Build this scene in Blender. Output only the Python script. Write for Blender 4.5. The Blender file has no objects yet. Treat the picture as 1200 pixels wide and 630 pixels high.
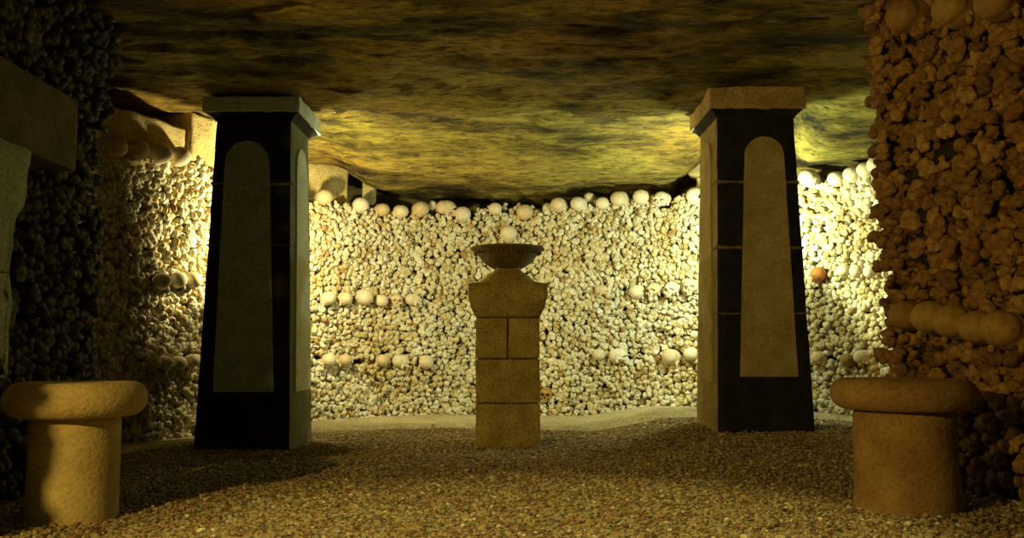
import bpy, bmesh, math, random
import numpy as np
from mathutils import Vector, Matrix, noise

random.seed(7)
rng = np.random.default_rng(7)
scene = bpy.context.scene
COL = scene.collection

# ------------------------------------------------------------------ camera
EYE = 0.6
TH = math.atan(0.095)
cam = bpy.data.cameras.new('camera')
cam.sensor_width = 36.0
cam.lens = 30.0
camo = bpy.data.objects.new('camera', cam)
COL.objects.link(camo)
camo.location = (0, 0, EYE)
camo.rotation_euler = (math.pi / 2 + TH, 0, 0)
scene.camera = camo


def ray(px, py):
    u = (px - 600) / 1000.0
    v = (315 - py) / 1000.0
    return u, math.cos(TH) - v * math.sin(TH), math.sin(TH) + v * math.cos(TH)


def P(px, py, Y):
    """world x, z of a photo pixel at depth Y"""
    u, a, b = ray(px, py)
    return u / a * Y, EYE + b / a * Y


# ------------------------------------------------------------------ helpers
def link(name, me, mat=None, parent=None):
    o = bpy.data.objects.new(name, me)
    COL.objects.link(o)
    if mat is not None and not me.materials:
        me.materials.append(mat)
    if parent is not None:
        o.parent = parent
    return o


def empty(name, loc, rz=0.0):
    o = bpy.data.objects.new(name, None)
    o.empty_display_size = 0.1
    COL.objects.link(o)
    o.location = loc
    o.rotation_euler = (0, 0, rz)
    return o


def tag(o, label=None, cat=None, group=None, kind=None):
    if label:
        o['label'] = label
    if cat:
        o['category'] = cat
    if group:
        o['group'] = group
    if kind:
        o['kind'] = kind
    return o


def bm_mesh(name, bm, smooth=True):
    me = bpy.data.meshes.new(name)
    bmesh.ops.recalc_face_normals(bm, faces=bm.faces)
    bm.to_mesh(me)
    bm.free()
    if smooth:
        me.polygons.foreach_set('use_smooth', [True] * len(me.polygons))
    return me


def np_mesh(name, V, T, smooth=True, attr=None):
    me = bpy.data.meshes.new(name)
    V = np.asarray(V, np.float32)
    T = np.asarray(T, np.int32)
    k = T.shape[1]
    me.vertices.add(len(V))
    me.vertices.foreach_set('co', V.ravel())
    me.loops.add(T.size)
    me.loops.foreach_set('vertex_index', T.ravel())
    me.polygons.add(len(T))
    me.polygons.foreach_set('loop_start', np.arange(len(T), dtype=np.int32) * k)
    me.polygons.foreach_set('loop_total', np.full(len(T), k, np.int32))
    me.update(calc_edges=True)
    me.polygons.foreach_set('use_smooth', np.full(len(T), smooth))
    if attr is not None:
        a = me.attributes.new('rnd', 'FLOAT', 'POINT')
        a.data.foreach_set('value', np.asarray(attr, np.float32))
    return me


def smooth01(t):
    t = max(0.0, min(1.0, t))
    return t * t * (3 - 2 * t)


def frame_box(bm, lo, hi, taper=(0, 0), cuts=0):
    """box lo..hi, the top drawn in by taper on every side"""
    x0, y0, z0 = lo
    x1, y1, z1 = hi
    tx, ty = taper
    vs = [bm.verts.new(c) for c in (
        (x0, y0, z0), (x1, y0, z0), (x1, y1, z0), (x0, y1, z0),
        (x0 + tx, y0 + ty, z1), (x1 - tx, y0 + ty, z1), (x1 - tx, y1 - ty, z1), (x0 + tx, y1 - ty, z1))]
    fs = []
    for f in ((3, 2, 1, 0), (4, 5, 6, 7), (0, 1, 5, 4), (1, 2, 6, 5), (2, 3, 7, 6), (3, 0, 4, 7)):
        fs.append(bm.faces.new([vs[i] for i in f]))
    return vs, fs


def rough_stone(name, lo, hi, mat, parent=None, taper=(0, 0), bevel=0.012, rough=0.006, cuts=10, seed=0, scale=9, loc=None):
    bm = bmesh.new()
    frame_box(bm, lo, hi, taper)
    bmesh.ops.bevel(bm, geom=bm.edges[:], offset=bevel, segments=2, profile=0.6, affect='EDGES')
    for _ in range(6):
        es = [e for e in bm.edges if e.calc_length() > max(0.03, (hi[2] - lo[2]) / 14)]
        if not es or len(bm.verts) > 6000:
            break
        bmesh.ops.subdivide_edges(bm, edges=es, cuts=1, use_grid_fill=True)
    bm.normal_update()
    bmesh.ops.triangulate(bm, faces=[f for f in bm.faces if len(f.verts) > 4])
    for v in bm.verts:
        n = noise.fractal(v.co * scale + Vector((seed * 7.3, seed, 1)), 1.0, 2.0, 3)
        v.co += v.normal * n * rough
    if loc:
        bmesh.ops.translate(bm, verts=bm.verts, vec=-Vector(loc))
    o = link(name, bm_mesh(name, bm), mat, parent)
    if loc:
        o.location = loc
    return o


def lathe(bm, prof, n=64, plan=None, cap_ends=True, wob=0.0, seed=0):
    """prof: (r, z). plan(angle) -> radius multiplier"""
    rings = []
    for r, z in prof:
        ring = []
        for i in range(n):
            a = 2 * math.pi * i / n
            k = plan(a) if plan else 1.0
            p = Vector((r * k * math.cos(a), r * k * math.sin(a), z))
            if wob:
                q = noise.fractal(p * 7 + Vector((seed, 0, 0)), 1.0, 2.0, 3) * wob
                p.x *= 1 + q
                p.y *= 1 + q
                p.z += q * 0.05
            ring.append(bm.verts.new(p))
        rings.append(ring)
    for a, b in zip(rings, rings[1:]):
        for i in range(n):
            j = (i + 1) % n
            bm.faces.new((a[i], a[j], b[j], b[i]))
    if cap_ends:
        bm.faces.new(rings[0][::-1])
        bm.faces.new(rings[-1])
    return rings


# ------------------------------------------------------------------ materials
def nodes(name):
    m = bpy.data.materials.new(name)
    m.use_nodes = True
    nt = m.node_tree
    b = nt.nodes['Principled BSDF']
    return m, nt, b


def ramp(nt, fac, stops, interp='LINEAR'):
    r = nt.nodes.new('ShaderNodeValToRGB')
    r.color_ramp.interpolation = interp
    e = r.color_ramp.elements
    while len(e) > 1:
        e.remove(e[0])
    e[0].position = stops[0][0]
    e[0].color = (*stops[0][1], 1)
    for p, c in stops[1:]:
        x = e.new(p)
        x.color = (*c, 1)
    nt.links.new(fac, r.inputs[0])
    return r.outputs[0]


def tex_noise(nt, scale, detail=4, rough=0.6, vec=None, stretch=None):
    n = nt.nodes.new('ShaderNodeTexNoise')
    n.inputs['Scale'].default_value = scale
    n.inputs['Detail'].default_value = detail
    n.inputs['Roughness'].default_value = rough
    if vec is not None:
        if stretch:
            mp = nt.nodes.new('ShaderNodeMapping')
            mp.inputs['Scale'].default_value = stretch
            nt.links.new(vec, mp.inputs['Vector'])
            vec = mp.outputs[0]
        nt.links.new(vec, n.inputs['Vector'])
    return n.outputs['Fac']


def mix(nt, a, b, fac, mode='MIX'):
    m = nt.nodes.new('ShaderNodeMix')
    m.data_type = 'RGBA'
    m.blend_type = mode
    for s, v in ((m.inputs[0], fac), (m.inputs[6], a), (m.inputs[7], b)):
        if isinstance(v, (int, float)):
            s.default_value = v
        elif isinstance(v, tuple):
            s.default_value = (*v, 1)
        else:
            nt.links.new(v, s)
    return m.outputs[2]


def bump(nt, b, h, strength=0.4, dist=0.01):
    n = nt.nodes.new('ShaderNodeBump')
    n.inputs['Strength'].default_value = strength
    n.inputs['Distance'].default_value = dist
    nt.links.new(h, n.inputs['Height'])
    nt.links.new(n.outputs[0], b.inputs['Normal'])


def coord(nt, which='Object'):
    return nt.nodes.new('ShaderNodeTexCoord').outputs[which]


def bone_material(name, stops, grime=0.5, patch=None):
    m, nt, b = nodes(name)
    at = nt.nodes.new('ShaderNodeAttribute')
    at.attribute_name = 'rnd'
    oi = nt.nodes.new('ShaderNodeObjectInfo')
    ad = nt.nodes.new('ShaderNodeMath')
    ad.operation = 'ADD'
    nt.links.new(at.outputs['Fac'], ad.inputs[0])
    nt.links.new(oi.outputs['Random'], ad.inputs[1])
    fr = nt.nodes.new('ShaderNodeMath')
    fr.operation = 'FRACT'
    nt.links.new(ad.outputs[0], fr.inputs[0])
    c = ramp(nt, fr.outputs[0], stops)
    co = coord(nt)
    n1 = tex_noise(nt, 38, 4, 0.65, co)
    dirt = ramp(nt, n1, [(0.35, (0.45, 0.36, 0.22)), (0.62, (1, 1, 1))])
    c = mix(nt, c, dirt, grime, 'MULTIPLY')
    if patch:
        geo = nt.nodes.new('ShaderNodeNewGeometry')
        n2 = tex_noise(nt, 1.9, 3, 0.6, geo.outputs['Position'])
        f = ramp(nt, n2, [(0.5, (0, 0, 0)), (0.66, (1, 1, 1))])
        c = mix(nt, c, mix(nt, c, patch, 1.0, 'MULTIPLY'), f)
    nt.links.new(c, b.inputs['Base Color'])
    b.inputs['Roughness'].default_value = 0.62
    b.inputs['Specular IOR Level'].default_value = 0.3
    bump(nt, b, n1, 0.35, 0.004)
    return m


def stone_material(name, c1, c2, scale=6, speck=None, bump_s=0.5, dist=0.01, rough=0.85, stretch=None, fine=70, lo=0.35, hi=0.68):
    m, nt, b = nodes(name)
    co = coord(nt)
    n1 = tex_noise(nt, scale, 6, 0.62, co, stretch)
    c = ramp(nt, n1, [(lo, c1), (hi, c2)])
    n2 = tex_noise(nt, fine, 3, 0.6, co)
    sp = ramp(nt, n2, [(0.38, speck or (0.62, 0.6, 0.55)), (0.52, (1, 1, 1))])
    c = mix(nt, c, sp, 0.8, 'MULTIPLY')
    nt.links.new(c, b.inputs['Base Color'])
    b.inputs['Roughness'].default_value = rough
    b.inputs['Specular IOR Level'].default_value = 0.2
    s = nt.nodes.new('ShaderNodeMath')
    s.operation = 'ADD'
    nt.links.new(n1, s.inputs[0])
    nt.links.new(n2, s.inputs[1])
    bump(nt, b, s.outputs[0], bump_s, dist)
    return m


M_BONE = bone_material('pale_bone', [
    (0.0, (0.60, 0.54, 0.32)), (0.25, (0.70, 0.66, 0.45)), (0.5, (0.76, 0.73, 0.55)),
    (0.72, (0.66, 0.59, 0.34)), (0.93, (0.54, 0.44, 0.2)), (1.0, (0.38, 0.24, 0.09))], 0.45, (0.86, 0.76, 0.55))
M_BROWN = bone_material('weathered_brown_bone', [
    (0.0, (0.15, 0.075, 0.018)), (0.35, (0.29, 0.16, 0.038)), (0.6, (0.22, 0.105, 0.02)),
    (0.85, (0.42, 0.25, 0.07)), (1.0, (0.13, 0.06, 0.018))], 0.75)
M_GREY = bone_material('shade_darkened_bone', [  # shade of the unlit left wall put into this dark bone colour
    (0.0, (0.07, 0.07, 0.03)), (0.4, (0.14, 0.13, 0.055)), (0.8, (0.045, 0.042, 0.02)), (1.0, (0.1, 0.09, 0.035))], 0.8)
M_SKULL = bone_material('skull_bone', [
    (0.0, (0.68, 0.58, 0.36)), (0.4, (0.78, 0.71, 0.52)), (0.7, (0.72, 0.62, 0.4)), (1.0, (0.62, 0.47, 0.24))], 0.4)
M_SKULL_BROWN = bone_material('brown_skull_bone', [
    (0.0, (0.38, 0.24, 0.06)), (0.6, (0.44, 0.28, 0.075)), (1.0, (0.3, 0.17, 0.045))], 0.6)
M_SKULL_RED = bone_material('rusty_skull_bone', [(0.0, (0.5, 0.2, 0.04)), (1.0, (0.42, 0.22, 0.05))], 0.7)
M_TEETH = stone_material('old_teeth', (0.5, 0.42, 0.25), (0.65, 0.58, 0.4), 40, bump_s=0.1)
M_EARTH = stone_material('dark_earth', (0.03, 0.02, 0.01), (0.08, 0.055, 0.025), 7, bump_s=0.8, dist=0.03)
M_BLACK = stone_material('black_painted_stone', (0.012, 0.011, 0.008), (0.03, 0.028, 0.02), 9, bump_s=0.4, dist=0.006, rough=0.7)
M_PANEL = stone_material('whitewashed_panel_stone', (0.36, 0.44, 0.36), (0.52, 0.6, 0.5), 7, (0.55, 0.55, 0.5), 0.35, 0.006)
M_PANEL_TAN = stone_material('warm_lit_panel_stone', (0.36, 0.29, 0.13), (0.54, 0.44, 0.22), 6, (0.75, 0.68, 0.52), 0.4, 0.006)  # white panel with its warm light put into the colour
M_CAP = stone_material('light_whitened_stone', (0.62, 0.7, 0.6), (0.8, 0.86, 0.76), 8, (0.7, 0.7, 0.62), 0.4, 0.008)  # whitened so the light falling on the cap sits in the colour
M_CAP_TAN = stone_material('tan_cap_stone', (0.38, 0.26, 0.11), (0.6, 0.46, 0.23), 8, (0.55, 0.45, 0.3), 0.5, 0.008)
M_SIDE = stone_material('bounce_lit_grey_green_side', (0.16, 0.18, 0.11), (0.27, 0.28, 0.17), 7, bump_s=0.4)  # pillar side brightened: bounce off the bone wall put into the colour
M_SIDE_TAN = stone_material('bounce_lit_tan_side', (0.3, 0.23, 0.1), (0.45, 0.35, 0.16), 7, bump_s=0.4)  # wall bounce on the right pillar's side put into the colour
M_MORTAR = stone_material('tan_mortar', (0.16, 0.11, 0.045), (0.34, 0.25, 0.11), 14, bump_s=0.5)
M_PEDESTAL = stone_material('ochre_pedestal_stone', (0.3, 0.22, 0.06), (0.48, 0.38, 0.13), 9, (0.6, 0.5, 0.35), 0.5, 0.008)
M_PED_DARK = stone_material('dark_bowl_stone', (0.10, 0.075, 0.025), (0.2, 0.15, 0.055), 12, (0.55, 0.5, 0.4), 0.5, 0.006)
M_JOINT = stone_material('dark_joint', (0.06, 0.045, 0.015), (0.12, 0.09, 0.03), 20)
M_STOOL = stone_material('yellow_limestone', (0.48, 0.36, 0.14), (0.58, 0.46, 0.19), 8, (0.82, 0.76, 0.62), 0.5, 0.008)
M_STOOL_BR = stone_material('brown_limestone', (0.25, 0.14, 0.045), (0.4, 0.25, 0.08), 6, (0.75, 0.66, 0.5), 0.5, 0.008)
M_BLOCK = stone_material('yellow_block_stone', (0.48, 0.37, 0.13), (0.68, 0.56, 0.25), 7, (0.65, 0.6, 0.45), 0.6, 0.012)
M_PLAQUE = stone_material('dark_brown_plaque', (0.10, 0.075, 0.03), (0.2, 0.15, 0.06), 6, bump_s=0.5)
M_POST = stone_material('pale_green_post_stone', (0.34, 0.38, 0.2), (0.5, 0.52, 0.3), 6, bump_s=0.5)


def ceiling_material():
    m, nt, b = nodes('layered_ochre_rock')
    co = coord(nt)
    n1 = tex_noise(nt, 1.0, 8, 0.68, co, (1.3, 3.4, 6.0))
    n2 = tex_noise(nt, 0.75, 3, 0.5, co, (0.9, 1.3, 1))
    n3 = tex_noise(nt, 11.0, 7, 0.75, co, (0.8, 3.4, 3.0))
    c = ramp(nt, n1, [(0.36, (0.03, 0.022, 0.006)), (0.46, (0.19, 0.135, 0.026)), (0.57, (0.43, 0.32, 0.06)), (0.72, (0.3, 0.23, 0.055))])
    hue = ramp(nt, n2, [(0.36, (0.72, 0.86, 0.62)), (0.52, (1, 1, 1)), (0.66, (1.0, 0.72, 0.42))])
    c = mix(nt, c, hue, 0.75, 'MULTIPLY')
    f = ramp(nt, n3, [(0.38, (0.16, 0.14, 0.09)), (0.5, (1, 1, 1)), (0.68, (1.5, 1.45, 1.2))])
    c = mix(nt, c, f, 0.8, 'MULTIPLY')
    nt.links.new(c, b.inputs['Base Color'])
    b.inputs['Roughness'].default_value = 0.8
    b.inputs['Specular IOR Level'].default_value = 0.25
    s = nt.nodes.new('ShaderNodeMath')
    s.operation = 'ADD'
    nt.links.new(n1, s.inputs[0])
    nt.links.new(n3, s.inputs[1])
    bump(nt, b, s.outputs[0], 0.9, 0.05)
    return m


def floor_material():
    m, nt, b = nodes('gravel_ground')
    co = coord(nt)
    v = nt.nodes.new('ShaderNodeTexVoronoi')
    v.inputs['Scale'].default_value = 75
    nt.links.new(co, v.inputs['Vector'])
    sep = nt.nodes.new('ShaderNodeSeparateColor')
    nt.links.new(v.outputs['Color'], sep.inputs[0])
    c = ramp(nt, sep.outputs[0], [(0, (0.11, 0.075, 0.022)), (0.5, (0.22, 0.16, 0.05)), (1, (0.36, 0.28, 0.11))])
    n = tex_noise(nt, 3, 4, 0.6, co)
    c = mix(nt, c, ramp(nt, n, [(0.35, (0.6, 0.5, 0.38)), (0.65, (1, 1, 1))]), 0.7, 'MULTIPLY')
    nt.links.new(c, b.inputs['Base Color'])
    b.inputs['Roughness'].default_value = 0.9
    bump(nt, b, v.outputs['Distance'], 0.6, -0.01)
    return m


def pebble_material():
    m, nt, b = nodes('mixed_pebble_stone')
    at = nt.nodes.new('ShaderNodeAttribute')
    at.attribute_name = 'rnd'
    c = ramp(nt, at.outputs['Fac'], [(0, (0.07, 0.055, 0.03)), (0.2, (0.24, 0.11, 0.05)), (0.4, (0.3, 0.21, 0.08)),
                                     (0.65, (0.36, 0.29, 0.12)), (0.85, (0.22, 0.22, 0.13)), (0.97, (0.5, 0.42, 0.22)), (1, (0.7, 0.62, 0.4))])
    nt.links.new(c, b.inputs['Base Color'])
    b.inputs['Roughness'].default_value = 0.75
    return m


M_CEIL = ceiling_material()
M_FLOOR = floor_material()
M_PEBBLE = pebble_material()
M_LIT_SAND = stone_material('lamplit_pale_sand', (0.42, 0.36, 0.2), (0.6, 0.53, 0.32), 5, (0.6, 0.52, 0.38), 0.7, 0.01, fine=45)  # pale tone carries the lamp light on the floor


# ------------------------------------------------------------------ bones
def remeshed(blobs, voxel, ratio, smooth_it=3):
    """union of ellipsoids/cones as one closed surface; blobs: (centre, radii, rotation or None)"""
    bm = bmesh.new()
    for b in blobs:
        if b[0] == 'cone':
            _, p, q, r1, r2 = b
            p, q = Vector(p), Vector(q)
            d = q - p
            M = Matrix.Translation((p + q) / 2) @ d.to_track_quat('Z', 'Y').to_matrix().to_4x4()
            bmesh.ops.create_cone(bm, cap_ends=True, segments=16, radius1=r1, radius2=r2, depth=d.length, matrix=M)
        else:
            c, r, e = b
            M = Matrix.Translation(c) @ (Matrix.Identity(4) if e is None else
                                         (Matrix.Rotation(e[2], 4, 'Z') @ Matrix.Rotation(e[1], 4, 'Y') @ Matrix.Rotation(e[0], 4, 'X')))
            M = M @ Matrix.Diagonal((*r, 1))
            bmesh.ops.create_icosphere(bm, subdivisions=3, radius=1, matrix=M)
    me = bpy.data.meshes.new('tmp')
    bm.to_mesh(me)
    bm.free()
    o = bpy.data.objects.new('tmp', me)
    COL.objects.link(o)
    r = o.modifiers.new('r', 'REMESH')
    r.mode = 'VOXEL'
    r.voxel_size = voxel
    s = o.modifiers.new('s', 'SMOOTH')
    s.factor = 0.5
    s.iterations = smooth_it
    d = o.modifiers.new('d', 'DECIMATE')
    d.ratio = ratio
    t = o.modifiers.new('t', 'TRIANGULATE')
    dg = bpy.context.evaluated_depsgraph_get()
    dg.update()
    ev = o.evaluated_get(dg)
    m2 = ev.to_mesh()
    V = np.empty(len(m2.vertices) * 3, np.float32)
    m2.vertices.foreach_get('co', V)
    V = V.reshape(-1, 3)
    T = np.array([tuple(p.vertices) for p in m2.polygons], np.int32)
    ev.to_mesh_clear()
    bpy.data.objects.remove(o)
    bpy.data.meshes.remove(me)
    return V, T


def bone_blobs(kind, L):
    """bone end at the origin facing +X, shaft running to -X"""
    if kind == 'femur_end':
        e = [((-0.008, 0.0215, 0), (0.024, 0.0165, 0.026), (0, 0, 0.12)), ((-0.008, -0.0215, -0.002), (0.024, 0.0165, 0.0235), (0, 0, -0.12)),
             ((-0.022, 0, 0.004), (0.022, 0.026, 0.018), None), ('cone', (-0.07, 0, 0), (-0.02, 0, 0), 0.013, 0.023)]
    elif kind == 'femur_head':
        e = [((0, -0.006, 0.006), (0.0235, 0.0235, 0.0235), None), ('cone', (-0.035, 0.01, -0.004), (-0.004, -0.003, 0.004), 0.016, 0.014),
             ((-0.022, 0.022, -0.01), (0.022, 0.015, 0.018), None)]
    elif kind == 'tibia_top':
        e = [((-0.006, 0.017, 0.002), (0.013, 0.021, 0.023), (0, 0.1, 0)), ((-0.006, -0.017, 0.0), (0.013, 0.021, 0.024), (0, -0.1, 0)),
             ((-0.014, 0, -0.02), (0.014, 0.012, 0.012), None), ('cone', (-0.06, 0, 0), (-0.008, 0, 0), 0.013, 0.028)]
    elif kind == 'humerus_head':
        e = [((-0.004, 0, 0.004), (0.022, 0.024, 0.022), None), ((-0.006, 0.018, -0.012), (0.014, 0.011, 0.011), None),
             ((-0.006, -0.014, -0.014), (0.014, 0.009, 0.009), None)]
    else:  # radius / small end
        e = [((-0.002, 0.006, 0), (0.014, 0.017, 0.014), None), ((-0.003, -0.012, 0.004), (0.013, 0.01, 0.011), None)]
    e.append(('cone', (-L, 0, 0), (-0.01, 0, 0), 0.0125, 0.0135))
    return e


KINDS = ['femur_end', 'femur_head', 'tibia_top', 'humerus_head', 'small_end']
SHORT = []
for q, k in enumerate(KINDS * 2):
    V, T = remeshed(bone_blobs(k, 0.1), 0.0036, 0.17, 1)
    V = V.astype(np.float64)
    hy, hz = (0.004, -0.004) if q % 2 else (-0.006, 0.005)
    for i, v in enumerate(V):
        if v[0] > -0.04:
            V[i] *= 1 + 0.13 * noise.fractal(Vector(v) * 60 + Vector((q * 5, 0, 0)), 1.0, 2.0, 2)
            d2 = math.hypot(v[1] - hy, v[2] - hz)
            if d2 < 0.008 and v[0] > -0.02:
                V[i][0] -= 0.02 * math.sqrt(1 - d2 / 0.008)
    SHORT.append((V.astype(np.float32), T))


def broken_ring():
    """hollow broken shaft end"""
    n = 12
    V, T = [], []
    prof = [(-0.1, 0.014), (-0.03, 0.016), (0.0, 0.019), (0.003, 0.016), (-0.004, 0.010), (-0.035, 0.008)]
    for x, r in prof:
        for i in range(n):
            a = 2 * math.pi * i / n
            rr = r * (1 + 0.12 * math.sin(2 * a + 1))
            V.append((x + 0.003 * math.sin(3 * a) * (x > -0.02), rr * math.cos(a), rr * 0.85 * math.sin(a)))
    for j in range(len(prof) - 1):
        for i in range(n):
            a, b = j * n + i, j * n + (i + 1) % n
            c, d = a + n, b + n
            T += [(a, b, d), (a, d, c)]
    V.append((-0.035, 0, 0))
    for i in range(n):
        T.append(((len(prof) - 1) * n + i, (len(prof) - 1) * n + (i + 1) % n, len(V) - 1))
    return np.array(V, np.float32), np.array(T, np.int32)


SHORT.append(broken_ring())
WEIGHTS = np.array([0.3, 0.17, 0.22, 0.15, 0.08] * 2 + [0.16])
WEIGHTS = WEIGHTS / WEIGHTS.sum()

LONG = []
for q in range(10):
    k = KINDS[(0, 2, 1, 3, 0, 2, 0, 1, 2, 4)[q]]
    bl = bone_blobs(k, 0.33)
    for _ in range(4):
        a_ = random.uniform(0, 6.28)
        bl.append(((random.uniform(-0.02, 0.004), 0.022 * math.cos(a_), 0.02 * math.sin(a_)), (0.011, random.uniform(0.007, 0.014), random.uniform(0.006, 0.012)), (a_, 0, 0)))
    bl += [((-0.33, 0.012, 0), (0.02, 0.018, 0.017), None), ((-0.33, -0.012, 0), (0.02, 0.018, 0.02), None)]
    V, T = remeshed(bl, 0.0034, 0.4, 1)
    V = V.astype(np.float64)
    hole = (random.uniform(-0.014, 0.014), random.uniform(-0.012, 0.012), random.uniform(0.006, 0.011))
    for i, v in enumerate(V):
        if v[0] > -0.05:
            nn = noise.fractal(Vector(v) * 55 + Vector((q * 9, 0, 0)), 1.0, 2.0, 3)
            V[i] *= 1 + 0.16 * nn
            d2 = math.hypot(v[1] - hole[0], v[2] - hole[1])
            if d2 < hole[2] and v[0] > -0.02:
                V[i][0] -= 0.02 * math.sqrt(1 - d2 / hole[2])
    LONG.append(np_mesh('long_bone', V, T))


def basis(n, roll, tilt=(0, 0)):
    """matrix whose +X is the outward normal n (2D), rolled about it"""
    X = Vector((n[0], n[1], 0)).normalized()
    Z = Vector((0, 0, 1))
    Y = Z.cross(X)
    X = (X + Y * tilt[0] + Z * tilt[1]).normalized()
    Y = Z.cross(X).normalized()
    Z = X.cross(Y)
    M = Matrix((X, Y, Z)).transposed()
    return M @ Matrix.Rotation(roll, 3, 'X')


def stuff_mesh(name, items):
    """items: (kind index, Matrix3, loc, scale, rnd)"""
    Vs, Ts, As = [], [], []
    off = 0
    for k, R, t, s, r in items:
        V, T = SHORT[k]
        Vs.append((V * s) @ np.array(R, np.float32).T + np.array(t, np.float32))
        Ts.append(T + off)
        As.append(np.full(len(V), r, np.float32))
        off += len(V)
    return np_mesh(name, np.concatenate(Vs), np.concatenate(Ts), True, np.concatenate(As))


# ------------------------------------------------------------------ skull
def skull_mesh():
    """face looks to +X; origin at the middle of the braincase"""
    V, T = remeshed([
        ((0, 0, 0.0), (0.086, 0.066, 0.066), None), ((-0.035, 0, 0.002), (0.058, 0.070, 0.062), None),
        ((0.052, 0, -0.006), (0.036, 0.052, 0.042), None),
        ((0.07, 0, -0.05), (0.024, 0.03, 0.038), None),                       # maxilla
        ((0.066, 0.04, -0.042), (0.018, 0.016, 0.016), None), ((0.066, -0.04, -0.042), (0.018, 0.016, 0.016), None),
        ('cone', (0.06, 0.048, -0.04), (0.0, 0.062, -0.034), 0.007, 0.007), ('cone', (0.06, -0.048, -0.04), (0.0, -0.062, -0.034), 0.007, 0.007),
        ((0.083, 0.022, -0.003), (0.012, 0.024, 0.008), None), ((0.083, -0.022, -0.003), (0.012, 0.024, 0.008), None),
        ((0.0, 0.058, -0.058), (0.014, 0.011, 0.018), None), ((0.0, -0.058, -0.058), (0.014, 0.011, 0.018), None),
    ], 0.0036, 0.6, 3)
    V = V.astype(np.float64)
    for cy, cz, ry, rz, dep in ((0.026, -0.022, 0.021, 0.0185, 0.05), (-0.026, -0.022, 0.021, 0.0185, 0.05), (0, -0.05, 0.012, 0.0165, 0.034)):
        q = ((V[:, 1] - cy) / ry) ** 2 + ((V[:, 2] - cz) / rz) ** 2
        w = np.where((V[:, 0] > 0.03) & (q < 1), np.sqrt(np.clip(1 - q, 0, 1)) ** 0.6, 0)
        V[:, 0] -= w * dep
    return np_mesh('skull', V, T)


SK = skull_mesh()
SK.materials.append(M_SKULL)
SK_BROWN = SK.copy()
SK_BROWN.materials[0] = M_SKULL_BROWN
SK_RED = SK.copy()
SK_RED.materials[0] = M_SKULL_RED


def teeth_mesh():
    bm = bmesh.new()
    for i in range(12):
        a = (i - 5.5) / 5.5 * 1.15
        x = 0.07 + 0.023 * math.cos(a)
        y = 0.026 * math.sin(a)
        M = Matrix.Translation((x, y, -0.088)) @ Matrix.Rotation(a, 4, 'Z') @ Matrix.Diagonal((0.0035, 0.0024, 0.006, 1))
        bmesh.ops.create_icosphere(bm, subdivisions=2, radius=1, matrix=M)
    return bm_mesh('upper_teeth', bm)


TEETH = teeth_mesh()
TEETH.materials.append(M_TEETH)


def skull(loc, n, label, group, face='back', size=1.0, me=None, yaw=0.0, cat='skull'):
    """face: back = crown and back of the head outwards, front = face outwards, side"""
    o = bpy.data.objects.new('skull', me or SK)
    COL.objects.link(o)
    X = Vector((n[0], n[1], 0)).normalized()
    ang = math.atan2(X.y, X.x)
    if face == 'back':
        ang += math.pi + yaw
        tilt = random.uniform(-0.15, 0.25)
    elif face == 'side':
        ang += math.pi / 2 + yaw
        tilt = random.uniform(-0.1, 0.15)
    else:
        ang += yaw
        tilt = -0.05
    o.rotation_euler = (random.uniform(-0.1, 0.1), tilt, ang)
    o.scale = (size,) * 3
    o.location = loc
    tag(o, label, cat, group)
    if face == 'front':
        t = link('upper_teeth', TEETH, None, o)
    return o


# ------------------------------------------------------------------ floor height
def fl(x, y):
    h = 0.11 * smooth01((x - 0.55) / 0.7) * smooth01((y - 3.6) / 1.3)
    h += 0.012 * noise.noise(Vector((x * 1.3, y * 1.3, 0))) + 0.006 * noise.noise(Vector((x * 5, y * 5, 3)))
    return h


# ------------------------------------------------------------------ the horseshoe wall of bones
PTS = [(-2.62, 4.3), (-2.5, 4.75), (-2.42, 5.15), (-2.27, 5.5), (-2.08, 5.95), (-1.9, 6.45), (-1.6, 7.0), (-1.14, 7.5), (-0.5, 7.72), (0.05, 7.72),
       (0.5, 7.6), (1.05, 7.35), (1.55, 7.0), (2.0, 6.65), (2.35, 6.3), (2.55, 5.85), (2.7, 5.3), (2.85, 4.8)]


def catmull(pts, per=16):
    out = []
    p = [pts[0]] + pts + [pts[-1]]
    for i in range(1, len(p) - 2):
        for k in range(per):
            t = k / per
            a, b, c, d = (Vector(q) for q in p[i - 1:i + 3])
            out.append(0.5 * ((2 * b) + (c - a) * t + (2 * a - 5 * b + 4 * c - d) * t * t + (3 * b - a - 3 * c + d) * t ** 3))
    out.append(Vector(pts[-1]))
    return out


CV = catmull(PTS)
SL = [0.0]
for a, b in zip(CV, CV[1:]):
    SL.append(SL[-1] + (b - a).length)
SLEN = SL[-1]


def at(s):
    s = max(0.0, min(SLEN - 1e-6, s))
    lo, hi = 0, len(SL) - 1
    while hi - lo > 1:
        m = (lo + hi) // 2
        if SL[m] <= s:
            lo = m
        else:
            hi = m
    t = (s - SL[lo]) / (SL[hi] - SL[lo])
    p = CV[lo].lerp(CV[hi], t)
    d = (CV[hi] - CV[lo]).normalized()
    return p, Vector((d.y, -d.x))        # inward normal (towards the room)


def hit(px, py):
    """arc length and height where the photo pixel meets the wall"""
    u, a, b = ray(px, py)
    k = u / a
    best = min(range(int(SLEN / 0.005)), key=lambda i: abs(at(i * 0.005)[0].x / at(i * 0.005)[0].y - k))
    s = best * 0.005
    p, n = at(s)
    return s, EYE + b / a * p.y


TOPPX = [(118, 187), (170, 193), (205, 197), (240, 192), (300, 212), (375, 238), (420, 247), (450, 254), (492, 258), (545, 257), (575, 247), (640, 248),
         (660, 249), (705, 244), (753, 239), (785, 240), (800, 234), (830, 236), (900, 228), (945, 220), (965, 213), (985, 214), (1003, 209), (1018, 204), (1040, 198)]
tops = [hit(*q) for q in TOPPX]


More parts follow.
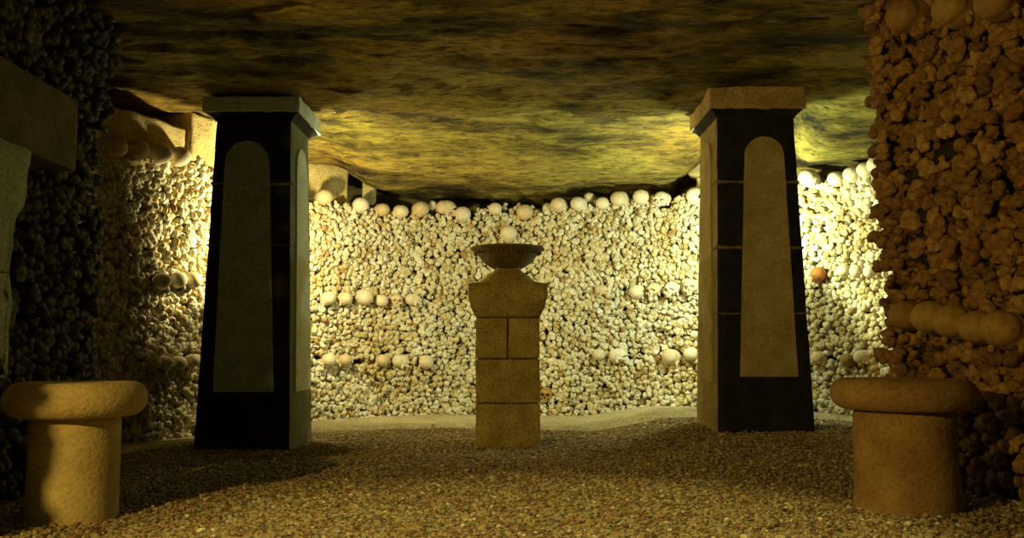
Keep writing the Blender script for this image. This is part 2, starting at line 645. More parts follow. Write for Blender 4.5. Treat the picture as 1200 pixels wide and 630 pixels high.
def top_at(s):
    if s <= tops[0][0]:
        return tops[0][1]
    for (a, za), (b, zb) in zip(tops, tops[1:]):
        if s <= b:
            return za + (zb - za) * (s - a) / max(1e-6, b - a)
    return tops[-1][1]


skull_spots = []     # s, z, r for skipping bones


def wall_skull(px, py, label, group, face='back', size=1.0, me=None, yaw=None, out=0.0):
    s, z = hit(px, py)
    p, n = at(s)
    c = p + n * (out + 0.0)
    skull((c.x, c.y, z), n, label, group, face, size, me, random.uniform(-0.5, 0.5) if yaw is None else yaw)
    skull_spots.append((s, z, 0.072 * size))


G1 = 'skulls along the top of the rear bone wall'
G2 = 'skulls in the middle course of the rear bone wall'
G3 = 'skulls in the lower course of the rear bone wall'
W = 'topping the rear wall'
top_row = [
    (378, 231, 1.0, 'back', 'pale skull %s, touching the dark left pillar' % W),
    (421, 241, 1.0, 'back', 'round skull %s, just below the small upright stone post' % W),
    (446, 246, 0.86, 'back', 'smaller cream skull %s, right of the post-side skull' % W),
    (468, 248, 0.92, 'back', 'cream skull %s, third to the right of the left pillar gap' % W),
    (491, 246, 1.05, 'back', 'large tan skull %s, halfway between left pillar and pedestal' % W),
    (523, 243, 1.0, 'side', 'orange-tan skull %s, turned sideways left of the pedestal' % W),
    (543, 252, 1.05, 'back', 'low-set tan skull %s, sunk among the bone ends near the pedestal' % W),
    (581, 245, 0.85, 'back', 'small grey-white skull %s, above and left of the stone bowl' % W),
    (615, 249, 1.1, 'back', 'golden skull %s, above and right of the stone bowl' % W),
    (657, 241, 1.0, 'back', 'tall whitish skull %s, first after the rubble right of the bowl' % W),
    (680, 240, 0.98, 'back', 'yellowish skull %s, second right of the bowl' % W),
    (707, 239, 0.88, 'back', 'narrow grey skull %s, halfway from the bowl to right pillar' % W),
    (728, 233, 1.02, 'back', 'big domed skull %s, higher than the narrow grey one beside it' % W),
    (753, 232, 1.02, 'back', 'big tan skull %s, next right of the highest domed one' % W),
    (776, 233, 0.95, 'front', 'white skull %s, showing a dark eye socket near the right pillar' % W),
    (816, 230, 1.1, 'back', 'wide pale skull %s, touching the right pillar under stone blocks' % W),
]
for px, py, sz, fc, lb in top_row:
    wall_skull(px, py, lb, G1, fc, sz, out=0.01)
for px, py, lb in ((508, 240, 'small orange skull set back between large tan and sideways skulls topping the rear wall'),
                   (690, 231, 'small brown skull set back behind the top row of the rear wall'),
                   (640, 243, 'small brownish skull low in the rubble topping the rear wall, right of the bowl')):
    wall_skull(px, py, lb, G1, 'back', 0.72, out=-0.05)

W = 'in the rear wall middle row'
mid_row = [
    (381, 350, 0.86, 'back', SK, 'whitish skull %s, first beside the left pillar' % W),
    (401, 350, 0.86, 'back', SK, 'cream skull %s, second from the left pillar' % W),
    (424, 348, 1.05, 'back', SK, 'largest golden skull %s, third from the left pillar' % W),
    (445, 352, 0.84, 'back', SK, 'white skull %s, just right of the largest golden one' % W),
    (464, 351, 0.78, 'front', SK, 'small skull with eye sockets %s, between white and end skull' % W),
    (484, 351, 0.82, 'side', SK, 'cream skull %s, last before the dark hole left of pedestal' % W),
    (706, 340, 0.72, 'side', SK, 'small white skull %s, first one right of the pedestal' % W),
    (749, 342, 0.92, 'back', SK, 'round golden skull %s, right of the short dark crack' % W),
    (768, 339, 0.86, 'front', SK, 'pale skull %s, face out beside the round golden one' % W),
    (789, 338, 0.9, 'front', SK, 'orange-stained skull %s, face out with two dark sockets' % W),
    (811, 335, 0.95, 'front', SK, 'white skull %s, face out against the right pillar' % W),
]
for px, py, sz, fc, me, lb in mid_row:
    wall_skull(px, py, lb, G2, fc, sz, me, yaw=random.uniform(-0.3, 0.3), out=0.02)

W = 'in the rear wall lower row'
low_row = [
    (382, 422, 0.84, 'back', SK, 'tan skull %s, first beside the left pillar' % W),
    (401, 422, 0.78, 'back', SK, 'smaller tan skull %s, second from the left pillar' % W),
    (446, 422, 0.8, 'back', SK, 'golden skull %s, just right of the dark hollow' % W),
    (469, 423, 0.86, 'side', SK, 'whitish elongated skull %s, left of the lone pale one' % W),
    (499, 424, 0.95, 'back', SK, 'lone pale round skull %s, nearest the pedestal on its left' % W),
    (703, 415, 0.8, 'back', SK, 'white skull %s, first right of the pedestal' % W),
    (726, 416, 0.95, 'side', SK, 'long white skull %s, second right of the pedestal' % W),
    (789, 418, 1.0, 'back', SK, 'golden skull tilted %s, right of the dark hollows' % W),
    (811, 414, 0.86, 'back', SK, 'orange-tan skull %s, touching the right pillar' % W),
    (641, 460, 0.85, 'front', SK_BROWN, 'small orange skull facing out low on rear wall beside the pedestal shaft'),
    (596, 275, 1.1, 'back', SK, 'pale round skull in the rear wall just above the stone bowl'),
]
for px, py, sz, fc, me, lb in low_row:
    wall_skull(px, py, lb, G3 if 'lower' in lb else None, fc, sz, me, yaw=random.uniform(-0.3, 0.3), out=0.02)

W = 'in the left bay'
left_bay = [
    (127, 172, 'top', 'dark leftmost skull on the top row %s, half behind near wall' % W),
    (155, 177, 'top', 'wide shadowed skull of the top row %s, second from near wall' % W),
    (183, 181, 'top', 'half-lit skull on the top row %s, third from the near wall' % W),
    (206, 184, 'top', 'bright skull on the top row %s, nearest the left pillar' % W),
    (186, 330, 'mid', 'shadowed skull of the middle row %s, left of two lit ones' % W),
    (205, 328, 'mid', 'lit skull of the middle row %s, left of the brightest one' % W),
    (222, 328, 'mid', 'brightest skull of the middle row %s, touching the left pillar' % W),
    (174, 426, 'low', 'darkest skull of the lower row %s, farthest from the pillar' % W),
    (189, 425, 'low', 'orange-tan skull of the lower row %s, second from the shadow' % W),
    (205, 425, 'low', 'orange-tan skull of the lower row %s, second from the pillar' % W),
    (221, 423, 'low', 'pale skull of the lower row %s, nearest the left pillar' % W),
]
for px, py, row, lb in left_bay:
    wall_skull(px, py, lb, 'skulls of the left bay', 'back', {'top': 1.0, 'mid': 0.82, 'low': 0.72}[row], SK, out=0.02)

W = 'in the right bay'
right_bay = [
    (951, 210, 1.0, SK, 'big white skull on the top row %s, touching the right pillar' % W),
    (984, 210, 0.85, SK, 'white skull on the top row %s, second from the pillar' % W),
    (1003, 205, 0.85, SK, 'white skull on the top row %s, middle of the rising line' % W),
    (1018, 200, 0.82, SK, 'white skull on the top row %s, second from the brown pier' % W),
    (1033, 194, 0.9, SK, 'highest white skull on the top row %s, against the brown pier' % W),
    (961, 321, 0.8, SK_RED, 'rust-red broken skull of the middle row %s beside the pillar' % W),
    (993, 318, 0.74, SK, 'pale skull of the middle row %s, first after the rusty one' % W),
    (1010, 318, 0.74, SK, 'pale skull of the middle row %s, between two pale neighbours' % W),
    (1026, 318, 0.74, SK, 'pale skull of the middle row %s, nearest the brown pier' % W),
    (962, 419, 0.74, SK, 'yellow skull of the lower row %s, touching the right pillar' % W),
    (997, 421, 0.72, SK_BROWN, 'orange skull of the lower row %s, right of the dark round hole' % W),
    (1015, 418, 0.76, SK, 'greenish-tan skull of the lower row %s, right of the orange one' % W),
]
for px, py, sz, me, lb in right_bay:
    wall_skull(px, py, lb, 'skulls of the right bay', 'back', sz, me, out=0.02)

# dark hollows in the wall (no bones there)
HOLES = [(502, 351, 0.06, 0.022), (420, 423, 0.06, 0.022), (455, 411, 0.025, 0.03), (730, 337, 0.055, 0.018), (748, 412, 0.05, 0.028), (768, 414, 0.05, 0.025),
         (980, 419, 0.05, 0.05), (737, 438, 0.03, 0.03), (560, 455, 0.03, 0.03), (636, 400, 0.035, 0.03), (361, 268, 0.05, 0.015), (620, 395, 0.03, 0.02)]
holes = [(*hit(a, b), c, d) for a, b, c, d in HOLES]


def rows_of_bones(s0, s1, point, ztop, zbot, sp=0.058, rowh=0.048, skip=None, jit=0.3):
    """yields s, z"""
    r = 0
    z = 0.02
    while z < 2.6:
        s = s0 + (0.5 * sp if r % 2 else 0)
        while s < s1:
            ss = s + random.uniform(-jit, jit) * sp
            zz = z + random.uniform(-jit, jit) * rowh
            if zz < ztop(ss) and zz > zbot(ss) and not (skip and skip(ss, zz)):
                yield ss, zz
            s += sp * random.uniform(0.9, 1.1)
        z += rowh
        r += 1


def back_skip(s, z):
    for a, b, r in skull_spots:
        if (s - a) ** 2 + (z - b) ** 2 < (r * 0.92) ** 2:
            return True
    for a, b, rx, rz in holes:
        if ((s - a) / rx) ** 2 + ((z - b) / rz) ** 2 < 1:
            return True
    return False


items = []
for s, z in rows_of_bones(0.05, SLEN - 0.05, at, lambda s: top_at(s) + 0.012 * math.sin(s * 17) + 0.01, lambda s: 0.0, skip=back_skip):
    p, n = at(s)
    d = random.gauss(0, 0.009) + 0.022 * noise.noise(Vector((s * 2.2, z * 2.2, 0)))
    k = int(rng.choice(11, p=WEIGHTS))
    R = basis(n, random.uniform(-math.pi, math.pi), (random.gauss(0, 0.14), random.gauss(0, 0.14)))
    sc = random.uniform(0.9, 1.2)
    z0 = fl(p.x, p.y)
    if z < z0 - 0.02:
        continue
    items.append((k, R, (p.x + n.x * d, p.y + n.y * d, z), sc, random.random()))
# the next layer in, seen through the gaps
for s, z in rows_of_bones(0.05, SLEN - 0.05, at, lambda s: top_at(s) - 0.01, lambda s: 0.0, sp=0.056, rowh=0.05, skip=back_skip):
    p, n = at(s)
    d = -0.040 + random.gauss(0, 0.007) + 0.022 * noise.noise(Vector((s * 2.2, z * 2.2, 0)))
    if z < fl(p.x, p.y):
        continue
    R = basis(n, random.uniform(-math.pi, math.pi), (random.gauss(0, 0.1), random.gauss(0, 0.1)))
    items.append((int(rng.choice(5, p=[0.2, 0.3, 0.1, 0.35, 0.05])), R, (p.x + n.x * d, p.y + n.y * d, z), random.uniform(0.95, 1.15), random.random()))
# loose bones lying between the skulls along the top
for i in range(190):
    s = random.uniform(hit(385, 240)[0], hit(1040, 200)[0])
    if back_skip(s, top_at(s) + 0.03):
        continue
    p, n = at(s)
    d = random.uniform(-0.04, 0.01)
    R = basis(n, random.uniform(-3, 3), (random.gauss(0, 0.4), random.uniform(-0.3, 0.5)))
    items.append((int(rng.choice(11, p=WEIGHTS)), R, (p.x + n.x * d, p.y + n.y * d, top_at(s) + random.uniform(0.0, 0.055)), random.uniform(0.7, 0.95), random.random()))
print('rear bones', len(items))
o = link('stacked_bones', stuff_mesh('stacked_bones', items), M_BONE)
tag(o, 'curved rear wall of tightly stacked pale bone ends between and behind the pillars', 'bones', 'bones stacked in the rear wall', 'stuff')


# backing of the horseshoe wall, bone slab thickness behind the bone ends
def strip_wall(name, pts, z0, z1, mat, thick=0.25, flip=1, topf=None):
    """pts: list of (x, y, nx, ny): front face along the points, thickness away from the normal"""
    V, T = [], []
    nz = 14
    for i, (x, y, nx, ny) in enumerate(pts):
        zt = topf(i) if topf else z1
        for j in range(nz + 1):
            z = z0 + (zt - z0) * j / nz
            q = 0.02 * noise.noise(Vector((x * 6, y * 6, z * 6)))
            V.append((x + nx * q, y + ny * q, z))
        for j in range(nz + 1):
            z = z0 + (zt - z0) * j / nz
            V.append((x - nx * thick, y - ny * thick, z))
    m = 2 * (nz + 1)
    for i in range(len(pts) - 1):
        a, b = i * m, (i + 1) * m
        for j in range(nz):
            T.append((a + j, b + j, b + j + 1, a + j + 1))
            c, d = a + nz + 1 + j, b + nz + 1 + j
            T.append((d, c, c + 1, d + 1))
        T.append((a + nz, b + nz, b + m - 1, a + m - 1))
        T.append((b, a, a + nz + 1, b + nz + 1))
    for i in (0, (len(pts) - 1) * m):
        for j in range(nz):
            q = (i + j, i + j + 1, i + nz + 2 + j, i + nz + 1 + j)
            T.append(q if i == 0 else q[::-1])
    o = link(name, np_mesh(name, V, T), mat)
    o['kind'] = 'structure'
    return o


bk = []
tp = []
k = 0.0
while k <= SLEN:
    p, n = at(k)
    b = p - n * 0.105
    bk.append((b.x, b.y, n.x, n.y))
    tp.append(top_at(k) - 0.03)
    k += 0.08
strip_wall('wall_back', bk, -0.05, 1.9, M_EARTH, 0.5, topf=lambda i: tp[i])
# solid rock behind, closing the space above the bones
rk = []
k = 0.0
while k <= SLEN:
    p, n = at(k)
    b = p - n * 0.62
    rk.append((b.x, b.y, n.x, n.y))
    k += 0.12
M_ROCK = stone_material('ochre_rock', (0.2, 0.15, 0.045), (0.45, 0.35, 0.11), 2.5, (0.6, 0.5, 0.35), 0.8, 0.03, stretch=(1, 1, 3))
strip_wall('wall_back', rk, -0.05, 2.6, M_ROCK, 0.3)

# ------------------------------------------------------------------ near walls
# left near wall, face at x = -2 from y 1.8 to 4.14
LX = -2.0
items = []


def lz(s):
    return 2.45


LS0, LS1 = 1.80, 4.12
for s, z in rows_of_bones(LS0, LS1, None, lz, lambda s: -0.01, 0.072, 0.062):
    d = random.gauss(0, 0.012) + 0.05 * noise.noise(Vector((s * 1.7, z * 1.7, 5)))
    R = basis((1, 0), random.uniform(-3.1, 3.1), (random.gauss(0, 0.2), random.gauss(0, 0.2)))
    if s < 2.3:
        d = abs(d) * 0.8 + 0.075  # unseen near corner bulged out to cut the passage lamp's light
    if s < 3.72 and 1.27 < z < 1.76 and s > 2.5:
        d -= 0.02
    items.append((int(rng.choice(11, p=WEIGHTS)), R, (LX + d, s, z), random.uniform(0.95, 1.3), random.random()))
for s, z in rows_of_bones(0.0, 0.55, None, lz, lambda s: -0.01, 0.072, 0.062):      # its far end, turned to the bay
    R = basis((0, 1), random.uniform(-3.1, 3.1), (random.gauss(0, 0.2), random.gauss(0, 0.2)))
    items.append((int(rng.choice(11, p=WEIGHTS)), R, (LX - 0.06 - s, 4.14 + random.gauss(0, 0.01), z), random.uniform(0.95, 1.3), random.random()))
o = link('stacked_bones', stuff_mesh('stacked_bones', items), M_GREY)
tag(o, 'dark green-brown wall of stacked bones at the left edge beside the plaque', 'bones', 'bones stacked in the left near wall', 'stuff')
strip_wall('wall_left', [(LX - 0.11, 1.72, 1, 0), (LX - 0.11, 2.5, 1, 0), (LX - 0.11, 3.3, 1, 0), (LX - 0.11, 4.05, 1, 0)], -0.05, 2.6, M_EARTH, 0.6)

# right pier: face from (1.75, 4.0) to (2.55, 2.4)
RA, RB = Vector((1.75, 4.02)), Vector((2.45, 2.62))
RD = (RB - RA).normalized()
RN = Vector((RD.y, -RD.x))
if RN.x > 0:
    RN = -RN
RLEN = (RB - RA).length


def rp(s):
    return RA + RD * s


def rhit(px, py):
    u, a, b = ray(px, py)
    k = u / a
    # RA.x + RD.x s = k (RA.y + RD.y s)
    s = (k * RA.y - RA.x) / (RD.x - k * RD.y)
    return s, EYE + b / a * (RA.y + RD.y * s)


rskulls = []
W = 'of the right near wall'
for px, py, sz, lb in (
        (1072, 370, 1.05, 'brown skull at the far end of the ledge row %s' % W),
        (1100, 373, 1.15, 'bright ochre skull, second in the ledge row %s' % W),
        (1128, 378, 1.15, 'tan skull in the ledge row %s, above the stool slab end' % W),
        (1157, 384, 1.1, 'brown skull in the ledge row %s, fourth from the corner' % W),
        (1187, 388, 1.2, 'wide ochre skull in the ledge row %s, at the photo edge' % W),
        (1074, 20, 1.25, 'big brown skull at the top corner %s, under the ceiling' % W),
        (1128, 14, 1.2, 'brown skull on the top course %s, second from the corner' % W),
        (1178, 6, 1.15, 'brown skull on the top course %s, farthest from the corner' % W)):
    s, z = rhit(px, py)
    p = rp(s) + RN * 0.03
    skull((p.x, p.y, z), RN, lb, 'skulls of the right near wall', 'back', sz, SK_BROWN, random.uniform(-0.4, 0.4))
    rskulls.append((s, z, 0.078 * sz))
crack = [rhit(*q) for q in ((1062, 200), (1095, 183), (1125, 165), (1150, 150), (1172, 140))]


def rskip(s, z):
    for a, b, r in rskulls:
        if ((s - a)) ** 2 + (z - b) ** 2 < (r * 0.85) ** 2:
            return True
    for (a, za), (b, zb) in zip(crack, crack[1:]):
        if a <= s <= b:
            if abs(z - (za + (zb - za) * (s - a) / (b - a))) < 0.022:
                return True
    return False


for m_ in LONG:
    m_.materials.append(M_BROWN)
cand = []
for s, z in rows_of_bones(0.0, RLEN, None, lambda s: 2.5, lambda s: -0.01, 0.08, 0.0695, skip=rskip, jit=0.26):
    p = rp(s)
    cx = p.x / p.y
    a = math.atan2(z - EYE, p.y)
    px = 600 + 1000 * (p.x / p.y)
    vis = px < 1208 and z < EYE + 0.44 * p.y
    # hidden behind the right stool?
    q = -1
    for t in np.linspace(0.5, 1, 40):
        x_, y_, z_ = p.x * t, p.y * t, EYE + (z - EYE) * t
        rr = 0.26 if z_ > 0.37 else 0.19
        if z_ < 0.48 and (x_ - 1.51) ** 2 + (y_ - 3.33) ** 2 < (rr * 0.93) ** 2:
            vis = False
            break
    cand.append((s, z, p, vis))
nvis = sum(c[3] for c in cand)
print('pier bones', len(cand), 'visible', nvis)
vis_sorted = sorted([c for c in cand if c[3]], key=lambda c: c[2].y)[:300]
keep = set(id(c) for c in vis_sorted)
items = []


def crack_z(s):
    if s < crack[0][0]:
        return crack[0][1]
    for (a, za), (b, zb) in zip(crack, crack[1:]):
        if s <= b:
            return za + (zb - za) * (s - a) / (b - a)
    return crack[-1][1]


ledge_z = rskulls[1][1]
for c in cand:
    s, z, p, vis = c
    d = random.gauss(0, 0.013) + 0.05 * noise.noise(Vector((s * 2.5, z * 2.0, 11)))
    if z > crack_z(s):
        d += 0.03
    R = basis(RN, random.uniform(-3.1, 3.1), (random.gauss(0, 0.12), random.gauss(0, 0.12)))
    q = p + RN * d
    if id(c) in keep:
        o = bpy.data.objects.new('long_bone', LONG[int(rng.integers(10))])
        COL.objects.link(o)
        sc = random.uniform(1.2, 1.55)
        o.matrix_world = Matrix.Translation((q.x, q.y, z)) @ R.to_4x4() @ Matrix.Diagonal((1, sc, sc, 1))
        if z > crack_z(s):
            lb = 'rough brown bone end of right near wall, above its dark slanting crack'
            g = 'brown bones above the crack of the right near wall'
        elif z > ledge_z:
            lb = 'rough brown bone end of right near wall, between crack and ledge skulls'
            g = 'brown bones between crack and skull ledge'
        else:
            lb = 'rough brown bone end of right near wall, below the ledge skulls'
            g = 'brown bones under the skull ledge'
        tag(o, lb, 'bone', g)
    else:
        items.append((int(rng.choice(11, p=WEIGHTS)), R, (q.x, q.y, z), random.uniform(1.05, 1.35), random.random()))
# the next layer in, between the big bone ends
for s, z in rows_of_bones(0.0, RLEN, None, lambda s: 2.4, lambda s: 0.0, 0.062, 0.055, skip=rskip):
    p = rp(s) - RN * 0.035
    d = random.gauss(0, 0.008) + 0.05 * noise.noise(Vector((s * 2.5, z * 2.0, 11))) + (0.03 if z > crack_z(s) else 0)
    q = p + RN * d
    R = basis(RN, random.uniform(-3.1, 3.1), (random.gauss(0, 0.15), random.gauss(0, 0.15)))
    items.append((int(rng.choice(11, p=WEIGHTS)), R, (q.x, q.y, z), random.uniform(1.0, 1.3), random.random()))
# far end of the pier turned towards the right bay
EN = Vector((0.25, 0.97)).normalized()
for s, z in rows_of_bones(0.02, 0.9, None, lambda s: 2.4, lambda s: 0.02, 0.06, 0.055):
    p = RA + Vector((EN.y, -EN.x)) * s + EN * 0.0
    R = basis(EN, random.uniform(-3, 3), (random.gauss(0, 0.15), random.gauss(0, 0.15)))
    items.append((int(rng.choice(11, p=WEIGHTS)), R, (p.x + 0.03, p.y, z), random.uniform(1.05, 1.35), random.random()))
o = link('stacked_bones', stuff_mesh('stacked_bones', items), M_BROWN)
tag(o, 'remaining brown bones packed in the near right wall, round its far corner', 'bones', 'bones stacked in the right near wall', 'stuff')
c0 = RA - RN * 0.07 - EN * 0.05
c1 = RB - RN * 0.10
strip_wall('wall_right', [(*(c0.lerp(c1, t)), RN.x, RN.y) for t in (0, 0.25, 0.5, 0.75, 1)], -0.05, 2.6, M_EARTH, 0.75)

# ------------------------------------------------------------------ ceiling
def ceil_z(x, y):
    z = 2.235 - 0.19 * smooth01((y - 5.9) / 1.5) * smooth01((x + 1.6) / 0.5) * (1 - smooth01((x - 1.4) / 0.3)) - 0.26 * smooth01((y - 5.2) / 1.1) * smooth01((x - 1.9) / 0.3)
    z += 0.03 * smooth01((x - 0.5) / 2) * smooth01((6 - y) / 2)
    # layered ledges running across
    q = noise.fractal(Vector((x * 0.45, y * 1.5, 2)), 1.0, 2.0, 4)
    t = q * 3.0
    st = math.floor(t) + smooth01((t - math.floor(t) - 0.35) / 0.3)
    z += 0.028 * st
    z += 0.022 * noise.fractal(Vector((x * 2.2, y * 6, 5)), 1.0, 2.0, 4)
    z += 0.008 * noise.fractal(Vector((x * 11, y * 20, 5)), 1.0, 2.0, 3)
    if 4.9 < y < 6.1 and (abs(x + 1.63) < 0.45 or abs(x - 1.54) < 0.45):
        z = max(z, 2.205)
    return max(z, 1.93 if x > 1.9 else 1.99)


nx, ny = 300, 330
xs = np.linspace(-3.6, 3.6, nx)
ys = np.linspace(0.6, 8.8, ny)
V = [(x, y, ceil_z(x, y)) for y in ys for x in xs]
T = [(j * nx + i, (j + 1) * nx + i, (j + 1) * nx + i + 1, j * nx + i + 1) for j in range(ny - 1) for i in range(nx - 1)]
base = len(V)
V += [(-3.6, 0.6, 2.7), (3.6, 0.6, 2.7), (3.6, 8.8, 2.7), (-3.6, 8.8, 2.7)]
T += [(base, base + 1, base + 2, base + 3)]
o = link('ceiling', np_mesh('ceiling', V, T), M_CEIL)
o['kind'] = 'structure'

# ------------------------------------------------------------------ floor
nx, ny = 150, 190
xs = np.linspace(-3.6, 3.6, nx)
ys = np.linspace(-0.8, 8.6, ny)
V = [(x, y, fl(x, y)) for y in ys for x in xs]
T = [(j * nx + i, j * nx + i + 1, (j + 1) * nx + i + 1, (j + 1) * nx + i) for j in range(ny - 1) for i in range(nx - 1)]
o = link('floor', np_mesh('floor', V, T), M_FLOOR)
o['kind'] = 'structure'

# margin along the bone wall; lamp light on the floor put into its colour
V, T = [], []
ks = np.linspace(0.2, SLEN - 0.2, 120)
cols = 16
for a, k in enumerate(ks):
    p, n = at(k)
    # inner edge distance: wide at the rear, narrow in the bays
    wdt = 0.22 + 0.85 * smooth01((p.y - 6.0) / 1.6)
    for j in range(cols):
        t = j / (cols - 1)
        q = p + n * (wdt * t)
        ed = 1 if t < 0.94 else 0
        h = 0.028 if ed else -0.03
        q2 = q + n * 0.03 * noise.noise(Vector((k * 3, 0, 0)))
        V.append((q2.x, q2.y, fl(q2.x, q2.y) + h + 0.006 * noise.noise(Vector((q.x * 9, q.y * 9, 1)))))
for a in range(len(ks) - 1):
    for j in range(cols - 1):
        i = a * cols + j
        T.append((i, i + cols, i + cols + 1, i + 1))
o = link('trim_1', np_mesh('trim_1', V, T), M_LIT_SAND)
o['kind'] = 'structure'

# gravel, one countless layer of pebbles
bm = bmesh.new()
bmesh.ops.create_icosphere(bm, subdivisions=1, radius=1)
pv = np.array([v.co[:] for v in bm.verts])
pt = np.array([[v.index for v in f.verts] for f in bm.faces])
bm.free()
shapes = []
for i in range(8):
    shapes.append(pv * rng.uniform(0.72, 1.2, (len(pv), 1)) * np.array([1.15, 0.85, 0.6]))


def in_margin(x, y):
    for k in ks[::4]:
        p, n = at(k)
        wdt = 0.22 + 0.85 * smooth01((p.y - 6.0) / 1.6)
        if (x - p.x) ** 2 + (y - p.y) ** 2 < wdt ** 2:
            return True
    return False


N = 52000
Vs, Ts, As = [], [], []
off = 0
cnt = 0
while cnt < N:
    y = 2.5 + (6.9 - 2.5) * random.random() ** 1.15
    x = random.uniform(-1, 1) * min(2.6, 0.68 * y)
    if y > 5.3 and in_margin(x, y):
        continue
    if y < 4.2 and (x < -1.96):
        continue
    sz = random.uniform(0.005, 0.0115) * (1.5 if random.random() < 0.05 else 1)
    a = random.uniform(0, 6.28)
    c_, s_ = math.cos(a), math.sin(a)
    tilt = random.uniform(-0.5, 0.5)
    ct, st = math.cos(tilt), math.sin(tilt)
    R = np.array([[c_, -s_, 0], [s_, c_, 0], [0, 0, 1]]) @ np.array([[ct, 0, st], [0, 1, 0], [-st, 0, ct]])
    Vs.append(shapes[cnt % 8] * sz @ R.T + np.array([x, y, fl(x, y) + sz * random.uniform(0.0, 0.5)]))
    Ts.append(pt + off)
    As.append(np.full(len(pv), random.random()))
    off += len(pv)
    cnt += 1
o = link('gravel', np_mesh('gravel', np.concatenate(Vs), np.concatenate(Ts), False, np.concatenate(As)), M_PEBBLE)
tag(o, 'loose olive and reddish-brown gravel strewn over the crypt floor', 'gravel', None, 'stuff')


# ------------------------------------------------------------------ pillars
def shaft_mesh(z0, z1, w0, w1, d0, d1, cy, mats):
    bm = bmesh.new()
    nz = 40
    per = 12
    rings = []
    for j in range(nz + 1):
        t = j / nz
        z = z0 + (z1 - z0) * t
        w = (w0 + (w1 - w0) * t) / 2
        d = (d0 + (d1 - d0) * t) / 2
        ring = []
        for side in range(4):
            for i in range(per):
                u = -1 + 2 * i / per
                x, y = [(u * w, -d), (w, u * d), (-u * w, d), (-w, -u * d)][side]
                if i == 0:
                    x *= 1 - 0.006 / abs(w)
                    y *= 1 - 0.006 / abs(d)
                n = 0.003 * noise.fractal(Vector((x * 9, y * 9, z * 7)), 1, 2, 3)
                ring.append(bm.verts.new((x * (1 + n / w), cy + y * (1 + n / d), z)))
        rings.append(ring)
    m = per * 4
    for a, b in zip(rings, rings[1:]):
        for i in range(m):
            f = bm.faces.new((a[i], a[(i + 1) % m], b[(i + 1) % m], b[i]))
            side = i // per
            f.material_index = 0 if side in (0, 2) else (1 if side == mats else 0)  # only the seen inner side takes the bounce-lightened colour
    bm.faces.new(rings[0][::-1])
    bm.faces.new(rings[-1])
    return bm


def arch_panel_mesh(zb, zt, wb, wt, face_pt, thick=0.012, seed=0):
    """arched plate laid on a tapering face. face_pt(u, z, out) -> xyz"""
    bm = bmesh.new()
    r = wt / 2
    spring = zt - r * 1.05
    out = []
    nz = 14
    for j in range(nz + 1):
        z = zb + (spring - zb) * j / nz
        w = (wb + (wt - wb) * j / nz) / 2
        out.append((w, z))
    na = 12
    for j in range(1, na + 1):
        a = math.pi / 2 * j / na
        out.append((r * math.cos(a), spring + r * 1.05 * math.sin(a)))
    cols = 9
    rows = []
    for w, z in out:
        row = []
        for i in range(cols):
            u = -1 + 2 * i / (cols - 1)
            n = 0.0025 * noise.noise(Vector((u * w * 20, z * 9, seed)))
            chip = 0.004 * noise.noise(Vector((seed, z * 25, u))) if abs(u) == 1 else 0
            row.append(bm.verts.new(face_pt(u * (w + chip), z, thick + n)))
        rows.append(row)
    back = [[bm.verts.new(face_pt(u * w, z, -0.01)) for u in (-1, 1)] for w, z in out]
    for j in range(len(rows) - 1):
        for i in range(cols - 1):
            try:
                bm.faces.new((rows[j][i], rows[j][i + 1], rows[j + 1][i + 1], rows[j + 1][i]))
            except ValueError:
                pass
        bm.faces.new((back[j][0], rows[j][0], rows[j + 1][0], back[j + 1][0]))
        bm.faces.new((rows[j][-1], back[j][1], back[j + 1][1], rows[j + 1][-1]))
    bm.faces.new([back[0][0]] + rows[0][::1] + [back[0][1]])
    bmesh.ops.remove_doubles(bm, verts=bm.verts, dist=0.0004)
    return bm


